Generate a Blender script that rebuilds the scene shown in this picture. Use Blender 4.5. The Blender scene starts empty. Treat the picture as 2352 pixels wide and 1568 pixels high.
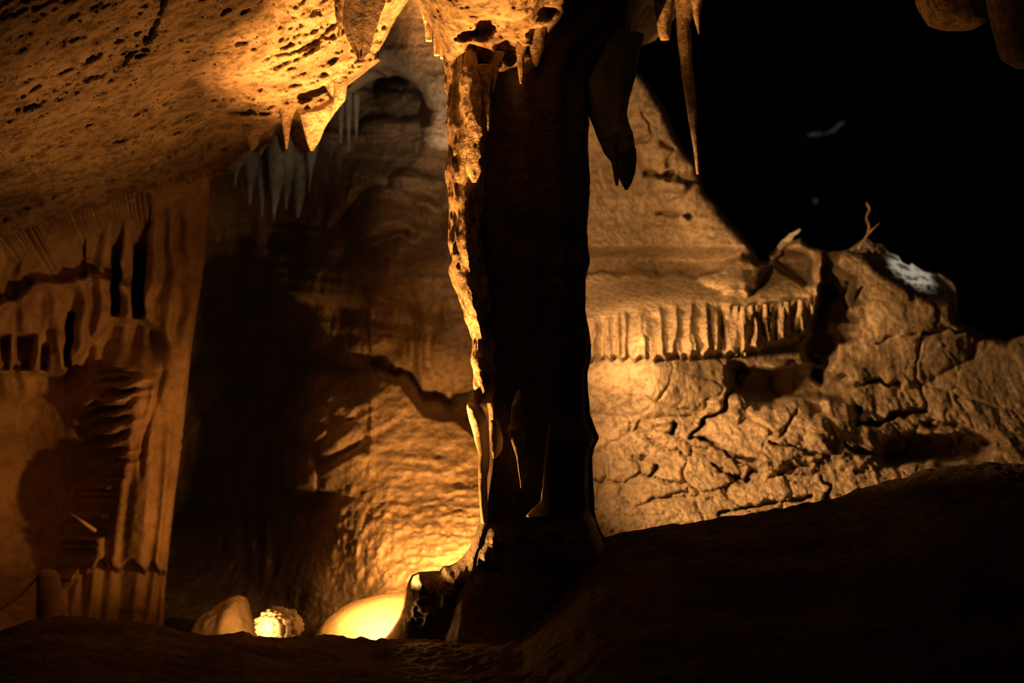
import bpy, math
import numpy as np
from mathutils import Vector

# ------------------------------------------------------------------ frame
F = 2352 * 50.0 / 36.0
CH = 1.6
def P(px, py, Y):
    return ((px - 1176.0) / F * Y, Y + 0 * px, (784.0 - py) / F * Y + CH)
def V(px, py, Y):
    return Vector(((px - 1176.0) / F * Y, Y, (784.0 - py) / F * Y + CH))
COL = bpy.context.scene.collection

# ------------------------------------------------------------------ noise
def _h(ix, iy, iz, s):
    h = (ix.astype(np.uint32) * np.uint32(374761393) + iy.astype(np.uint32) * np.uint32(668265263)
         + iz.astype(np.uint32) * np.uint32(2147483647) + np.uint32((s * 974711 + 12345) & 0xffffffff))
    h = (h ^ (h >> np.uint32(13))) * np.uint32(1274126177)
    h = (h ^ (h >> np.uint32(15))) * np.uint32(2246822519)
    h = h ^ (h >> np.uint32(13))
    return h.astype(np.float64) / 4294967295.0
def vn(x, y, z, s=0):
    x, y, z = np.broadcast_arrays(x, y, z)
    fx, fy, fz = np.floor(x), np.floor(y), np.floor(z)
    ix, iy, iz = fx.astype(np.int64), fy.astype(np.int64), fz.astype(np.int64)
    tx, ty, tz = x - fx, y - fy, z - fz
    tx = tx * tx * tx * (tx * (tx * 6 - 15) + 10); ty = ty * ty * ty * (ty * (ty * 6 - 15) + 10); tz = tz * tz * tz * (tz * (tz * 6 - 15) + 10)
    r = 0
    for a in (0, 1):
        wx = tx if a else 1 - tx
        for b in (0, 1):
            wy = ty if b else 1 - ty
            for c in (0, 1):
                wz = tz if c else 1 - tz
                r = r + wx * wy * wz * _h(ix + a, iy + b, iz + c, s)
    return r * 2 - 1
def fbm(x, y, z, f, o=4, s=0, g=0.5):
    r = 0; a = 1.0; t = 0
    for i in range(o):
        r = r + a * vn(x * f + 13.7 * i, y * f + 7.1 * i, z * f + 3.3 * i, s + i)
        t += a; a *= g; f *= 2.03
    return r / t
def ridged(x, y, z, f, o=4, s=0, g=0.55):
    r = 0; a = 1.0; t = 0
    for i in range(o):
        r = r + a * (1 - 2 * np.abs(vn(x * f + 5.7 * i, y * f + 9.1 * i, z * f + 1.3 * i, s + i)))
        t += a; a *= g; f *= 2.1
    return r / t
def worley(x, y, z, f, s=0):
    x, y, z = np.broadcast_arrays(x * f, y * f, z * f)
    fx, fy, fz = np.floor(x), np.floor(y), np.floor(z)
    d1 = np.full(x.shape, 9.0); d2 = np.full(x.shape, 9.0)
    for a in (-1, 0, 1):
        for b in (-1, 0, 1):
            for c in (-1, 0, 1):
                ix, iy, iz = (fx + a).astype(np.int64), (fy + b).astype(np.int64), (fz + c).astype(np.int64)
                qx = fx + a + _h(ix, iy, iz, s); qy = fy + b + _h(ix, iy, iz, s + 1); qz = fz + c + _h(ix, iy, iz, s + 2)
                d = np.sqrt((qx - x) ** 2 + (qy - y) ** 2 + (qz - z) ** 2)
                m = d < d1
                d2 = np.where(m, d1, np.minimum(d2, d)); d1 = np.where(m, d, d1)
    return d1, d2
def sm(a, b, x):
    t = np.clip((x - a) / (b - a), 0, 1)
    return t * t * (3 - 2 * t)
def gauss(px, py, cx, cy, rx, ry, rot=0):
    c, s = math.cos(math.radians(rot)), math.sin(math.radians(rot))
    u = (px - cx) * c + (py - cy) * s; v = -(px - cx) * s + (py - cy) * c
    return np.exp(-((u / rx) ** 2 + (v / ry) ** 2))
def dome(px, py, cx, cy, rx, ry, rot=0):
    c, s = math.cos(math.radians(rot)), math.sin(math.radians(rot))
    u = (px - cx) * c + (py - cy) * s; v = -(px - cx) * s + (py - cy) * c
    return np.sqrt(np.clip(1 - (u / rx) ** 2 - (v / ry) ** 2, 0, 1))
def seg_dist(px, py, pts, full=False):
    D = np.full(px.shape, 1e9); GX = np.zeros(px.shape); GY = np.zeros(px.shape); T = np.zeros(px.shape)
    n = len(pts) - 1
    for i in range(n):
        (ax, ay), (bx, by) = pts[i][:2], pts[i + 1][:2]
        dx, dy = bx - ax, by - ay; L = dx * dx + dy * dy + 1e-9
        t = np.clip(((px - ax) * dx + (py - ay) * dy) / L, 0, 1)
        qx, qy = ax + t * dx, ay + t * dy
        d = np.hypot(px - qx, py - qy)
        m = d < D
        D = np.where(m, d, D)
        if full: GX = np.where(m, qx, GX); GY = np.where(m, qy, GY)
        T = np.where(m, (i + t) / n, T)
    return (D, GX, GY) if full else (D, T)
def inside(px, py, poly):
    r = np.zeros(px.shape, bool); n = len(poly)
    for i in range(n):
        x1, y1 = poly[i]; x2, y2 = poly[(i + 1) % n]
        if y1 == y2: continue
        c = ((y1 > py) != (y2 > py)) & (px < (x2 - x1) * (py - y1) / (y2 - y1) + x1)
        r ^= c
    return r
def tps(ctrl):
    c = np.array(ctrl, float); x, y, v = c[:, 0] / 500, c[:, 1] / 500, c[:, 2]
    n = len(c); r = np.hypot(x[:, None] - x, y[:, None] - y)
    K = r * r * np.log(r + 1e-9) + np.eye(n) * 1e-3
    A = np.zeros((n + 3, n + 3)); A[:n, :n] = K; Q = np.stack([np.ones(n), x, y], 1); A[:n, n:] = Q; A[n:, :n] = Q.T
    w = np.linalg.solve(A, np.concatenate([v, [0, 0, 0]]))
    def f(px, py):
        X, Y = px / 500, py / 500
        r = w[n] + w[n + 1] * X + w[n + 2] * Y
        for i in range(n):
            q = np.hypot(X - x[i], Y - y[i]); r = r + w[i] * q * q * np.log(q + 1e-9)
        return r
    return f
def curve(pts):
    xs = np.array([p[0] for p in pts], float); ys = np.array([p[1] for p in pts], float)
    return lambda x: np.interp(x, xs, ys)

# ------------------------------------------------------------------ mesh building
def mk(name, verts, faces, mat, parent=None, smooth=True):
    me = bpy.data.meshes.new(name)
    verts = np.asarray(verts, np.float64)
    o = bpy.data.objects.new(name, me)
    loc = np.zeros(3)
    if parent is None:
        loc = np.array([verts[:, 0].mean(), verts[:, 1].mean(), verts[:, 2].min()])
    else:
        loc = np.array(parent.location)
    verts = verts - loc
    if isinstance(faces, np.ndarray):
        me.vertices.add(len(verts)); me.vertices.foreach_set('co', verts.astype(np.float32).ravel())
        k = faces.shape[1]
        me.loops.add(faces.size); me.loops.foreach_set('vertex_index', faces.astype(np.int32).ravel())
        me.polygons.add(len(faces)); me.polygons.foreach_set('loop_start', (np.arange(len(faces)) * k).astype(np.int32))
        me.update(calc_edges=True)
    else:
        me.from_pydata([tuple(v) for v in verts], [], faces)
    me.validate(clean_customdata=False)
    if smooth: me.polygons.foreach_set('use_smooth', np.ones(len(me.polygons), bool))
    me.materials.append(mat)
    COL.objects.link(o)
    if parent is not None: o.parent = parent
    else: o.location = loc
    return o
def empty(name, loc):
    o = bpy.data.objects.new(name, None); COL.objects.link(o); o.location = loc; o.empty_display_size = 0.1
    return o
def tag(o, label, cat, group=None):
    o['label'] = label; o['category'] = cat; o['kind'] = 'thing'
    if group: o['group'] = group
    return o
def struct(o): o['kind'] = 'structure'; return o

def sheet(name, box, step, depth, mat, poly=None, sil=None, thick=0.4, parent=None):
    """a relief of rock: depth(px,py)->distance, cut to an outline whose rim turns back and is thickened"""
    x0, x1, y0, y1 = box
    nx, ny = int((x1 - x0) / step) + 1, int((y1 - y0) / step) + 1
    gx, gy = np.meshgrid(np.linspace(x0, x1, nx), np.linspace(y0, y1, ny))
    keep = np.ones(gx.shape, bool)
    if poly:
        pl = list(poly) + [poly[0]]
        D, GX, GY = seg_dist(gx, gy, pl, True)
        ins = inside(gx, gy, poly)
        near = (~ins) & (D < step * 1.45)
        gx = np.where(near, GX, gx); gy = np.where(near, GY, gy)
        keep = ins | near
    Y = depth(gx, gy)
    if sil:
        for pts, w, R in sil:
            d, _ = seg_dist(gx, gy, pts)
            t = np.clip(1 - d / w, 0, 1)
            Y = Y + R * (1 - np.sqrt(np.clip(1 - t * t, 0, 1)))
    X, YY, Z = P(gx, gy, Y)
    idx = np.arange(nx * ny).reshape(ny, nx)
    a, b, c, d = idx[:-1, :-1], idx[1:, :-1], idx[1:, 1:], idx[:-1, 1:]
    fk = keep[:-1, :-1] & keep[1:, :-1] & keep[1:, 1:] & keep[:-1, 1:]
    faces = np.stack([a[fk], b[fk], c[fk], d[fk]], 1)
    verts = np.stack([X.ravel(), YY.ravel(), Z.ravel()], 1)
    if thick:
        e = np.concatenate([faces[:, [0, 1]], faces[:, [1, 2]], faces[:, [2, 3]], faces[:, [3, 0]]])
        key = np.minimum(e[:, 0], e[:, 1]).astype(np.int64) * (nx * ny) + np.maximum(e[:, 0], e[:, 1])
        u, inv, cnt = np.unique(key, return_inverse=True, return_counts=True)
        be = e[cnt[inv] == 1]
        bv = np.unique(be); mp = {v: i for i, v in enumerate(bv)}
        base = len(verts)
        ext = verts[bv].copy(); c0 = verts[np.unique(faces)].mean(0)
        dv = (c0 - ext) * [1, 0, 1]; ln = np.linalg.norm(dv, axis=1)[:, None] + 1e-6
        ext = ext + dv / ln * np.minimum(ln * 0.3, 0.5 * thick); ext[:, 1] += thick
        verts = np.concatenate([verts, ext])
        i0 = np.searchsorted(bv, be[:, 0]) + base; i1 = np.searchsorted(bv, be[:, 1]) + base
        faces = np.concatenate([faces, np.stack([be[:, 1], be[:, 0], i0, i1], 1)])
    used = np.unique(faces); rm = np.full(len(verts), -1); rm[used] = np.arange(len(used))
    return mk(name, verts[used], rm[faces], mat, parent)

def loft(name, rows, Y, mat, parent=None, ratio=1.0, seg=48, step=6, flute=0, famp=0.0, namp=0.006, nf=12, seed=0, power=2.0,
         Yfn=None, lump=0.0, lf=4, disp=None, holes=None, twist=0.0, caps=(1, 1)):
    """closed solid swept down rows (py, xl, xr): every stalactite, column and rod"""
    rows = np.array(rows, float)
    L = rows[-1, 0] - rows[0, 0]; n = max(4, int(abs(L) / step) + 1)
    py = np.linspace(rows[0, 0], rows[-1, 0], n)
    xl = np.interp(py, rows[:, 0], rows[:, 1]); xr = np.interp(py, rows[:, 0], rows[:, 2])
    if n > 8:
        k = np.array([1, 2, 1]) / 4.0
        for _ in range(1):
            xl[1:-1] = np.convolve(xl, k, 'valid'); xr[1:-1] = np.convolve(xr, k, 'valid')
    Yc = np.full(n, float(Y)) if Yfn is None else Yfn(py)
    cx = ((xl + xr) / 2 - 1176) / F * Yc; a = np.abs(xr - xl) / 2 / F * Yc
    zc = (784 - py) / F * Yc + CH
    th = np.linspace(0, 2 * np.pi, seg, endpoint=False)
    ct, st = np.cos(th), np.sin(th)
    e = 2.0 / power
    ux = np.sign(ct) * np.abs(ct) ** e; uy = np.sign(st) * np.abs(st) ** e
    A = a[:, None]; B = A * (ratio if np.isscalar(ratio) else ratio(py)[:, None])
    TH = th[None, :] + twist * np.linspace(0, 1, n)[:, None]
    X = cx[:, None] + A * ux; YY = Yc[:, None] + B * uy; Z = zc[:, None] + 0 * X
    r = np.minimum(1, A / 0.02)
    s0 = seed * 17.3
    dd = r * namp * fbm(X + s0, YY, Z * 0.5, nf, 4, seed) + r * lump * fbm(X + s0, YY, Z, lf, 2, seed + 9)
    if flute: dd = dd + famp * r * (0.5 * np.sin(TH * flute + 2.5 * vn(Z * 1.5, Z * 0 + s0, Z * 0, seed)) + 0.5 * vn(TH * flute / 2.1, Z * 0.8 + s0, Z * 0, seed + 4))
    if disp is not None: dd = dd + disp(X, YY, Z, TH, py[:, None])
    X = X + dd * ct; YY = YY + dd * st
    idx = np.arange(n * seg).reshape(n, seg)
    a_, b_, c_, d_ = idx[:-1], idx[1:], np.roll(idx[1:], -1, 1), np.roll(idx[:-1], -1, 1)
    verts = np.stack([X.ravel(), YY.ravel(), Z.ravel()], 1)
    k = np.ones(a_.shape, bool)
    faces = np.stack([a_[k], d_[k], c_[k], b_[k]], 1)
    nv = len(verts)
    v0 = verts[idx[0]].mean(0); v1 = verts[idx[-1]].mean(0)
    verts = np.concatenate([verts, [v0, v1]])
    r0, r1 = idx[0], idx[-1]
    f0 = np.stack([np.full(seg, nv), np.roll(r0, -1), r0, r0], 1)
    f1 = np.stack([np.full(seg, nv + 1), r1, np.roll(r1, -1), np.roll(r1, -1)], 1)
    fl = [tuple(f) for f in faces.tolist()] + [tuple(f[:3]) for f in f0.tolist()] + [tuple(f[:3]) for f in f1.tolist()]
    return mk(name, verts, fl, mat, parent)

def tube(name, pts, rad, mat, parent=None, seg=10, sub=8, namp=0.0, seed=0):
    """a bent tapering rod through pixel points (px, py, Y)"""
    p = np.array([V(*q) for q in pts]); rad = np.array(rad, float)
    t = np.linspace(0, len(p) - 1, (len(p) - 1) * sub + 1)
    C = np.stack([np.interp(t, np.arange(len(p)), p[:, i]) for i in range(3)], 1); R = np.interp(t, np.arange(len(p)), rad)
    k = np.array([1, 2, 1]) / 4.
    for _ in range(6):
        for i in range(3): C[1:-1, i] = np.convolve(C[:, i], k, 'valid')
    T = np.gradient(C, axis=0); T /= np.linalg.norm(T, axis=1)[:, None] + 1e-9
    up = np.array([0.1, 1.0, 0.05]); N = np.cross(T, up); N /= np.linalg.norm(N, axis=1)[:, None]; B = np.cross(T, N)
    th = np.linspace(0, 2 * np.pi, seg, endpoint=False)
    Vt = C[:, None] + R[:, None, None] * (N[:, None] * np.cos(th)[None, :, None] + B[:, None] * np.sin(th)[None, :, None])
    if namp:
        d = namp * fbm(Vt[..., 0] + seed, Vt[..., 1], Vt[..., 2], 40, 3, seed)
        Vt = Vt + d[..., None] * (N[:, None] * np.cos(th)[None, :, None] + B[:, None] * np.sin(th)[None, :, None])
    n = len(C); idx = np.arange(n * seg).reshape(n, seg)
    fl = np.stack([idx[:-1].ravel(), np.roll(idx[:-1], -1, 1).ravel(), np.roll(idx[1:], -1, 1).ravel(), idx[1:].ravel()], 1).tolist()
    fl.append(idx[0][::-1].tolist()); fl.append(idx[-1].tolist())
    return mk(name, Vt.reshape(-1, 3), fl, mat, parent)

def blob(name, px, py, Y, rx, ry, mat, ry_depth=None, parent=None, n=96, namp=0.02, nf=6, seed=0, knob=0.0, kf=30, shape=None, flat=True):
    """a lump of rock sitting with its underside flattened"""
    u = np.linspace(0, 2 * np.pi, n, endpoint=False); v = np.linspace(0, np.pi, n // 2)
    U, W = np.meshgrid(u, v)
    sx, sy, sz = np.cos(U) * np.sin(W), np.sin(U) * np.sin(W), np.cos(W)
    a, c = rx / F * Y, ry / F * Y; b = ry_depth or a
    C = V(px, py, Y)
    X, YY, Z = sx * a, sy * b, sz * c
    d = 1 + namp / max(a, 1e-3) * fbm(X + seed, YY, Z, nf, 4, seed)
    if knob:
        w, _ = worley(X + seed, YY, Z, kf, seed); d = d + knob / a * (0.55 - w)
    if shape is not None: d = d * shape(sx, sy, sz)
    X, YY, Z = X * d, YY * d, Z * d
    if flat: Z = np.where(Z < -0.55 * c, -0.55 * c + (Z + 0.55 * c) * 0.2, Z)
    idx = np.arange(U.size).reshape(U.shape)
    fl = np.stack([idx[:-1].ravel(), idx[1:].ravel(), np.roll(idx[1:], -1, 1).ravel(), np.roll(idx[:-1], -1, 1).ravel()], 1)
    return mk(name, np.stack([X.ravel() + C.x, YY.ravel() + C.y, Z.ravel() + C.z], 1), fl, mat, parent)

# ------------------------------------------------------------------ materials
def rock(name, dark, light, scale=3.0, fine=60.0, bump=0.35, rough=0.8, spec=0.25, spots=0.0, spotscale=18, stretch=(1, 1, 1), spotcol=(0.03, 0.02, 0.012)):
    m = bpy.data.materials.new(name); m.use_nodes = True
    nt = m.node_tree; N = nt.nodes; Lk = nt.links; N.clear()
    out = N.new('ShaderNodeOutputMaterial'); bs = N.new('ShaderNodeBsdfPrincipled'); Lk.new(bs.outputs[0], out.inputs[0])
    tc = N.new('ShaderNodeNewGeometry'); mp = N.new('ShaderNodeMapping'); mp.inputs['Scale'].default_value = stretch
    Lk.new(tc.outputs['Position'], mp.inputs[0])
    n1 = N.new('ShaderNodeTexNoise'); n1.inputs['Scale'].default_value = scale; n1.inputs['Detail'].default_value = 8; n1.inputs['Roughness'].default_value = 0.62
    Lk.new(mp.outputs[0], n1.inputs[0])
    cr = N.new('ShaderNodeValToRGB'); cr.color_ramp.elements[0].position = 0.36; cr.color_ramp.elements[1].position = 0.64
    cr.color_ramp.elements[0].color = (*dark, 1); cr.color_ramp.elements[1].color = (*light, 1); Lk.new(n1.outputs[0], cr.inputs[0])
    col = cr.outputs[0]
    n2 = N.new('ShaderNodeTexNoise'); n2.inputs['Scale'].default_value = spotscale; n2.inputs['Detail'].default_value = 5; n2.inputs['Roughness'].default_value = 0.55
    Lk.new(mp.outputs[0], n2.inputs[0])
    if spots:
        c2 = N.new('ShaderNodeValToRGB'); c2.color_ramp.elements[0].position = 0.40; c2.color_ramp.elements[1].position = 0.52
        c2.color_ramp.elements[0].color = (1, 1, 1, 1); c2.color_ramp.elements[1].color = (0, 0, 0, 1); Lk.new(n2.outputs[0], c2.inputs[0])
        mu = N.new('ShaderNodeMath'); mu.operation = 'MULTIPLY'; mu.inputs[1].default_value = spots; Lk.new(c2.outputs[0], mu.inputs[0])
        mx = N.new('ShaderNodeMix'); mx.data_type = 'RGBA'; Lk.new(mu.outputs[0], mx.inputs['Factor']); Lk.new(col, mx.inputs[6]); mx.inputs[7].default_value = (*spotcol, 1)
        col = mx.outputs[2]
    Lk.new(col, bs.inputs['Base Color'])
    n3 = N.new('ShaderNodeTexNoise'); n3.inputs['Scale'].default_value = fine; n3.inputs['Detail'].default_value = 6; n3.inputs['Roughness'].default_value = 0.65
    Lk.new(mp.outputs[0], n3.inputs[0])
    ad = N.new('ShaderNodeMath'); ad.operation = 'MULTIPLY_ADD'; Lk.new(n2.outputs[0], ad.inputs[0]); ad.inputs[1].default_value = 1.6; Lk.new(n3.outputs[0], ad.inputs[2])
    bp = N.new('ShaderNodeBump'); bp.inputs['Strength'].default_value = bump; bp.inputs['Distance'].default_value = 0.05
    Lk.new(ad.outputs[0], bp.inputs['Height']); Lk.new(bp.outputs[0], bs.inputs['Normal'])
    bs.inputs['Roughness'].default_value = rough; bs.inputs['Specular IOR Level'].default_value = spec
    return m
M_ceil = rock('ceiling_limestone', (0.30, 0.22, 0.15), (0.62, 0.48, 0.34), 2.5, 55, 0.9, 0.75, 0.3, 0.6, 17, (1, 1, 1), (0.10, 0.06, 0.03))
M_left = rock('banded_flowstone', (0.32, 0.22, 0.14), (0.55, 0.40, 0.27), 2.0, 60, 0.35, 0.8, 0.2, 0.25, 12)
M_back = rock('back_limestone', (0.36, 0.28, 0.20), (0.62, 0.50, 0.37), 3.0, 70, 0.45, 0.8, 0.2, 0.3, 26)
M_right = rock('tan_limestone', (0.34, 0.27, 0.18), (0.60, 0.48, 0.33), 3.0, 70, 0.6, 0.82, 0.2, 0.35, 30)
M_flow = rock('pale_flowstone', (0.50, 0.40, 0.28), (0.72, 0.60, 0.42), 4.0, 50, 0.3, 0.6, 0.35, 0.0, 20)
M_col = rock('column_calcite', (0.30, 0.20, 0.12), (0.62, 0.47, 0.30), 6.0, 90, 0.6, 0.6, 0.4, 0.6, 26)
M_dark = rock('shade_dark_floor', (0.04, 0.03, 0.02), (0.11, 0.08, 0.055), 3.0, 40, 0.6, 0.9, 0.1, 0.0, 15)  # albedo lowered so the unlit floor reads dark: shade in the colour
M_white = rock('white_calcite', (0.70, 0.68, 0.64), (0.88, 0.86, 0.82), 8.0, 80, 0.6, 0.55, 0.3, 0.0, 30)
M_wet = rock('wet_calcite', (0.62, 0.50, 0.32), (0.80, 0.68, 0.46), 3.0, 120, 0.15, 0.35, 0.5, 0.12, 60)
M_void = rock('void_shade_rock', (0.004, 0.004, 0.003), (0.010, 0.009, 0.008), 1.0, 10, 0.5, 0.95, 0.05)  # near-black colour carries the darkness of the unlit void
M_trunk = rock('shade_dark_calcite', (0.06, 0.04, 0.025), (0.16, 0.11, 0.07), 5.0, 70, 0.6, 0.65, 0.3, 0.4, 26)  # column calcite darkened for its unlit front: shade put into the colour
M_grey = rock('grey_limestone', (0.16, 0.17, 0.14), (0.40, 0.40, 0.34), 3.0, 60, 0.5, 0.85, 0.2, 0.3, 20)

# ------------------------------------------------------------------ left wall and ceiling: one continuous surface, split along their meeting line
LC = tps([(-250, -250, 4.2), (-250, 200, 5.2), (-250, 520, 7.0), (-250, 900, 7.2), (-250, 1400, 7.0), (0, 0, 5.0), (400, 0, 5.7), (700, 0, 6.3), (900, 0, 6.7), (900, -250, 6.0), (400, -250, 5.0),
          (0, 300, 6.1), (300, 300, 6.9), (600, 250, 7.2), (820, 120, 6.9), (0, 540, 7.6), (250, 470, 7.9), (480, 430, 8.2), (560, 340, 8.0),
          (0, 700, 7.8), (250, 700, 8.1), (440, 700, 8.1), (0, 900, 7.7), (100, 1100, 7.9), (250, 950, 7.7), (400, 950, 7.9), (330, 1200, 7.6), (390, 1200, 7.7), (0, 1350, 7.6), (380, 1420, 7.6), (0, 1500, 7.5), (380, 1500, 7.4)])
JOIN = curve([(-300, 600), (0, 555), (100, 520), (200, 490), (300, 455), (400, 430), (480, 400), (540, 350), (960, 300)])
def left_depth(px, py):
    Y = LC(px, py)
    X, _, Z = P(px, py, Y)
    up = sm(40, -60, py - JOIN(px))               # 1 on the ceiling
    wx = px + 14 * vn(px / 70, py / 70, 0 * px, 3); wy = py + 14 * vn(px / 70, py / 70, 0 * px + 5, 4)
    # ceiling: pitted, bedded rock, lines running up to the right
    q = (px * 0.35 + py) / 60
    along = (px - 0.35 * py)
    Yc = Y + 0.10 * fbm(along / 400, q * 0.6, 0 * q, 1.0, 3, 11) + 0.035 * fbm(along / 140, q * 2.0, 0 * q, 1.0, 3, 14)
    pits = ridged(X, Y, Z, 3.2, 5, 21)
    rough = sm(-1, 1, fbm(px / 300, py / 300, 0 * px, 1, 2, 5)) * 0.6 + 0.7
    Yc = Yc - 0.075 * pits * rough - 0.035 * ridged(X + Z, Y, Z, 9, 5, 31)
    pc, _ = worley(X + 0.03 * fbm(X, Y, Z, 20, 2, 33), Y, Z, 17, 34)
    Yc = Yc + 0.05 * sm(0.15, 0.7, pc) * sm(450, 700, px + 0.4 * py) * sm(-.4, .3, fbm(X, Y, Z, 4, 2, 35)) + 0.012 * fbm(X, Y, Z, 45, 2, 36)
    d1, d2 = worley(X, Y, Z, 7.5, 40)
    Yc = Yc + 0.045 * sm(0.30, 0.02, d1) * sm(0, 1, (px - 0) / 900 + 0.4)
    # diagonal step across the ceiling (a bed breaking off)
    st = curve([(-300, 420), (0, 300), (150, 230), (270, 175), (345, 110), (420, -80)])
    Yc = Yc - 0.08 * sm(-30, 10, wy - st(wx)) + 0.08 * sm(20, 160, wy - st(wx))
    # wall
    Yw = Y + 0.06 * fbm(X, Y, Z, 2.0, 3, 51) - 0.008 * ridged(X, Y, Z, 9, 3, 52) + 0.006 * fbm(X, Y, Z, 25, 3, 53)
    # organ pipe flutes on the upper band
    band = sm(510, 600, py + 0.2 * px) * sm(860, 800, py + 0.35 * (px - 240))
    fl = np.sin(wx / 8.5 + 2.2 * vn(px / 60, py / 260, 0 * px, 61))
    Yw = Yw - 0.035 * band * fl * sm(460, 400, px) - 0.02 * band * vn(wx / 22, py / 90, 0 * px, 62)
    def slot(cx0, cx1, ya, yb, w, h):
        t = np.clip((py - ya) / (yb - ya), 0, 1); c = cx0 + (cx1 - cx0) * t
        return h * sm(w, w * 0.45, np.abs(px - c + 3 * vn(py / 30, 0 * py, 0 * py + cx0, 7))) * sm(ya - 8, ya + 12, py) * sm(yb + 6, yb - 10, py)
    for a in ((328, 316, 448, 728, 17, 0.9), (270, 264, 470, 722, 12, 0.6), (190, 186, 510, 640, 12, 0.35), (137, 130, 560, 640, 11, 0.35), (110, 105, 580, 645, 9, 0.3),
              (75, 62, 590, 660, 13, 0.35), (163, 152, 720, 842, 11, 0.45), (60, 52, 768, 850, 30, 0.35), (105, 98, 790, 850, 14, 0.3), (12, 10, 770, 850, 16, 0.3), (30, 24, 650, 690, 16, 0.2)):
        Yw = Yw + slot(*a)
    # curved lip dividing the pipes
    lip = curve([(-200, 780), (0, 700), (50, 675), (110, 645), (180, 638), (260, 640), (300, 650)])
    Yw = Yw + (-0.10 * np.exp(-((wy - lip(px)) / 14) ** 2) + 0.14 * sm(-46, -10, wy - lip(px)) * sm(2, -8, wy - lip(px))) * sm(320, 250, px)
    # hollow below the pipes, the large bulge under it and the lit rib on the right
    hol = curve([(-200, 850), (0, 845), (150, 850), (200, 790), (260, 735), (330, 730), (380, 770), (420, 800)])
    Yw = Yw + 0.22 * sm(-10, 18, py - hol(px)) * sm(150, 30, py - hol(px)) * sm(400, 330, px)
    rib = curve([(700, 300), (850, 255), (950, 245), (1050, 240), (1150, 215), (1250, 180), (1330, 110), (1500, 60)])
    edge = rib(py) + 16 * vn(py / 17, 0 * py, 0 * py, 71) + 10 * vn(py / 8, 0 * py + 3, 0 * py, 72)
    Yw = Yw + (0.55 * sm(60, -40, px - edge)) * sm(800, 880, py) * sm(1420, 1300, py) * 0.4
    scal = sm(95, 10, np.abs(px - edge - 10)) * sm(840, 880, py) * sm(1120, 1020, py)
    Yw = Yw - 0.035 * scal * np.sin((py + 0.35 * px + 10 * vn(px / 40, py / 40, 0 * px, 75)) / 5.0)
    flu = sm(0, 70, px - edge) * sm(850, 950, py)
    Yw = Yw - 0.020 * flu * np.sin((px + 0.11 * py) / 7.0 + 2.5 * vn((px + .11 * py) / 60, py / 400, 0 * px, 76)) - 0.03 * flu * vn((px + .11 * py) / 26, py / 300, 0 * px, 78)
    Yw = Yw + 0.05 * np.exp(-((px - (370 - 0.16 * (py - 820) + 8 * np.sin(py / 60))) / 7) ** 2) * sm(830, 880, py) * sm(1120, 1050, py)
    # pendant tips over a smooth apron at the foot
    foot = curve([(0, 1420), (120, 1330), (150, 1335), (190, 1310), (240, 1290), (390, 1310)])
    tipw = foot(px) - 14 * np.sin(px / 9.0) - 12 * vn(px / 14, 0 * px, 0 * px, 79)
    Yw = Yw + 0.16 * sm(-6, 10, py - tipw) * sm(120, 160, px)
    Yw = Yw + 0.45 * gauss(px, py, 40, 1120, 190, 210)
    return Yw * (1 - up) + Yc * up
ceil_poly = [(-250, -250), (960, -250), (938, 0), (925, 22), (908, 45), (900, 62), (888, 85), (870, 118), (872, 140), (845, 155), (815, 172), (795, 185), (778, 196), (768, 225), (762, 262),
             (745, 285), (738, 300), (728, 330), (716, 346), (706, 330), (698, 300), (690, 268), (680, 252), (670, 275), (664, 310), (657, 342), (650, 315), (648, 282), (636, 284), (628, 312), (610, 318), (598, 322), (586, 342),
             (578, 346), (571, 330), (560, 335), (545, 350), (520, 372), (500, 392), (488, 402), (480, 400), (400, 430), (300, 455), (200, 490), (100, 520), (0, 555), (-250, 600)]
ceil_sil = [([(938, -100), (938, 0), (908, 45), (870, 118), (872, 140), (815, 172), (778, 196), (768, 225), (762, 262), (745, 285), (738, 300), (728, 330), (716, 346), (706, 330), (690, 268), (680, 252),
              (664, 310), (657, 342), (650, 315), (648, 282), (636, 284), (628, 312), (598, 322), (578, 346), (571, 330), (545, 350), (500, 392)], 16, 0.16)]
struct(sheet('ceiling', (-250, 962, -250, 604), 3.2, left_depth, M_ceil, ceil_poly, ceil_sil, 0.5))
left_poly = [(-250, 590), (0, 545), (100, 510), (200, 480), (300, 445), (400, 420), (486, 388), (482, 440), (480, 480), (476, 540), (470, 600), (462, 660), (455, 700), (446, 760), (440, 800), (432, 880), (425, 950),
             (418, 1020), (410, 1080), (402, 1140), (395, 1200), (388, 1270), (381, 1340), (377, 1400), (376, 1520), (-250, 1520)]
struct(sheet('wall_left', (-250, 490, 380, 1520), 3.0, left_depth, M_left, left_poly,
             [([(486, 400), (480, 480), (470, 600), (455, 700), (440, 800), (425, 950), (410, 1080), (395, 1200), (381, 1340), (376, 1520)], 14, 0.12)], 0.6))

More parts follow.
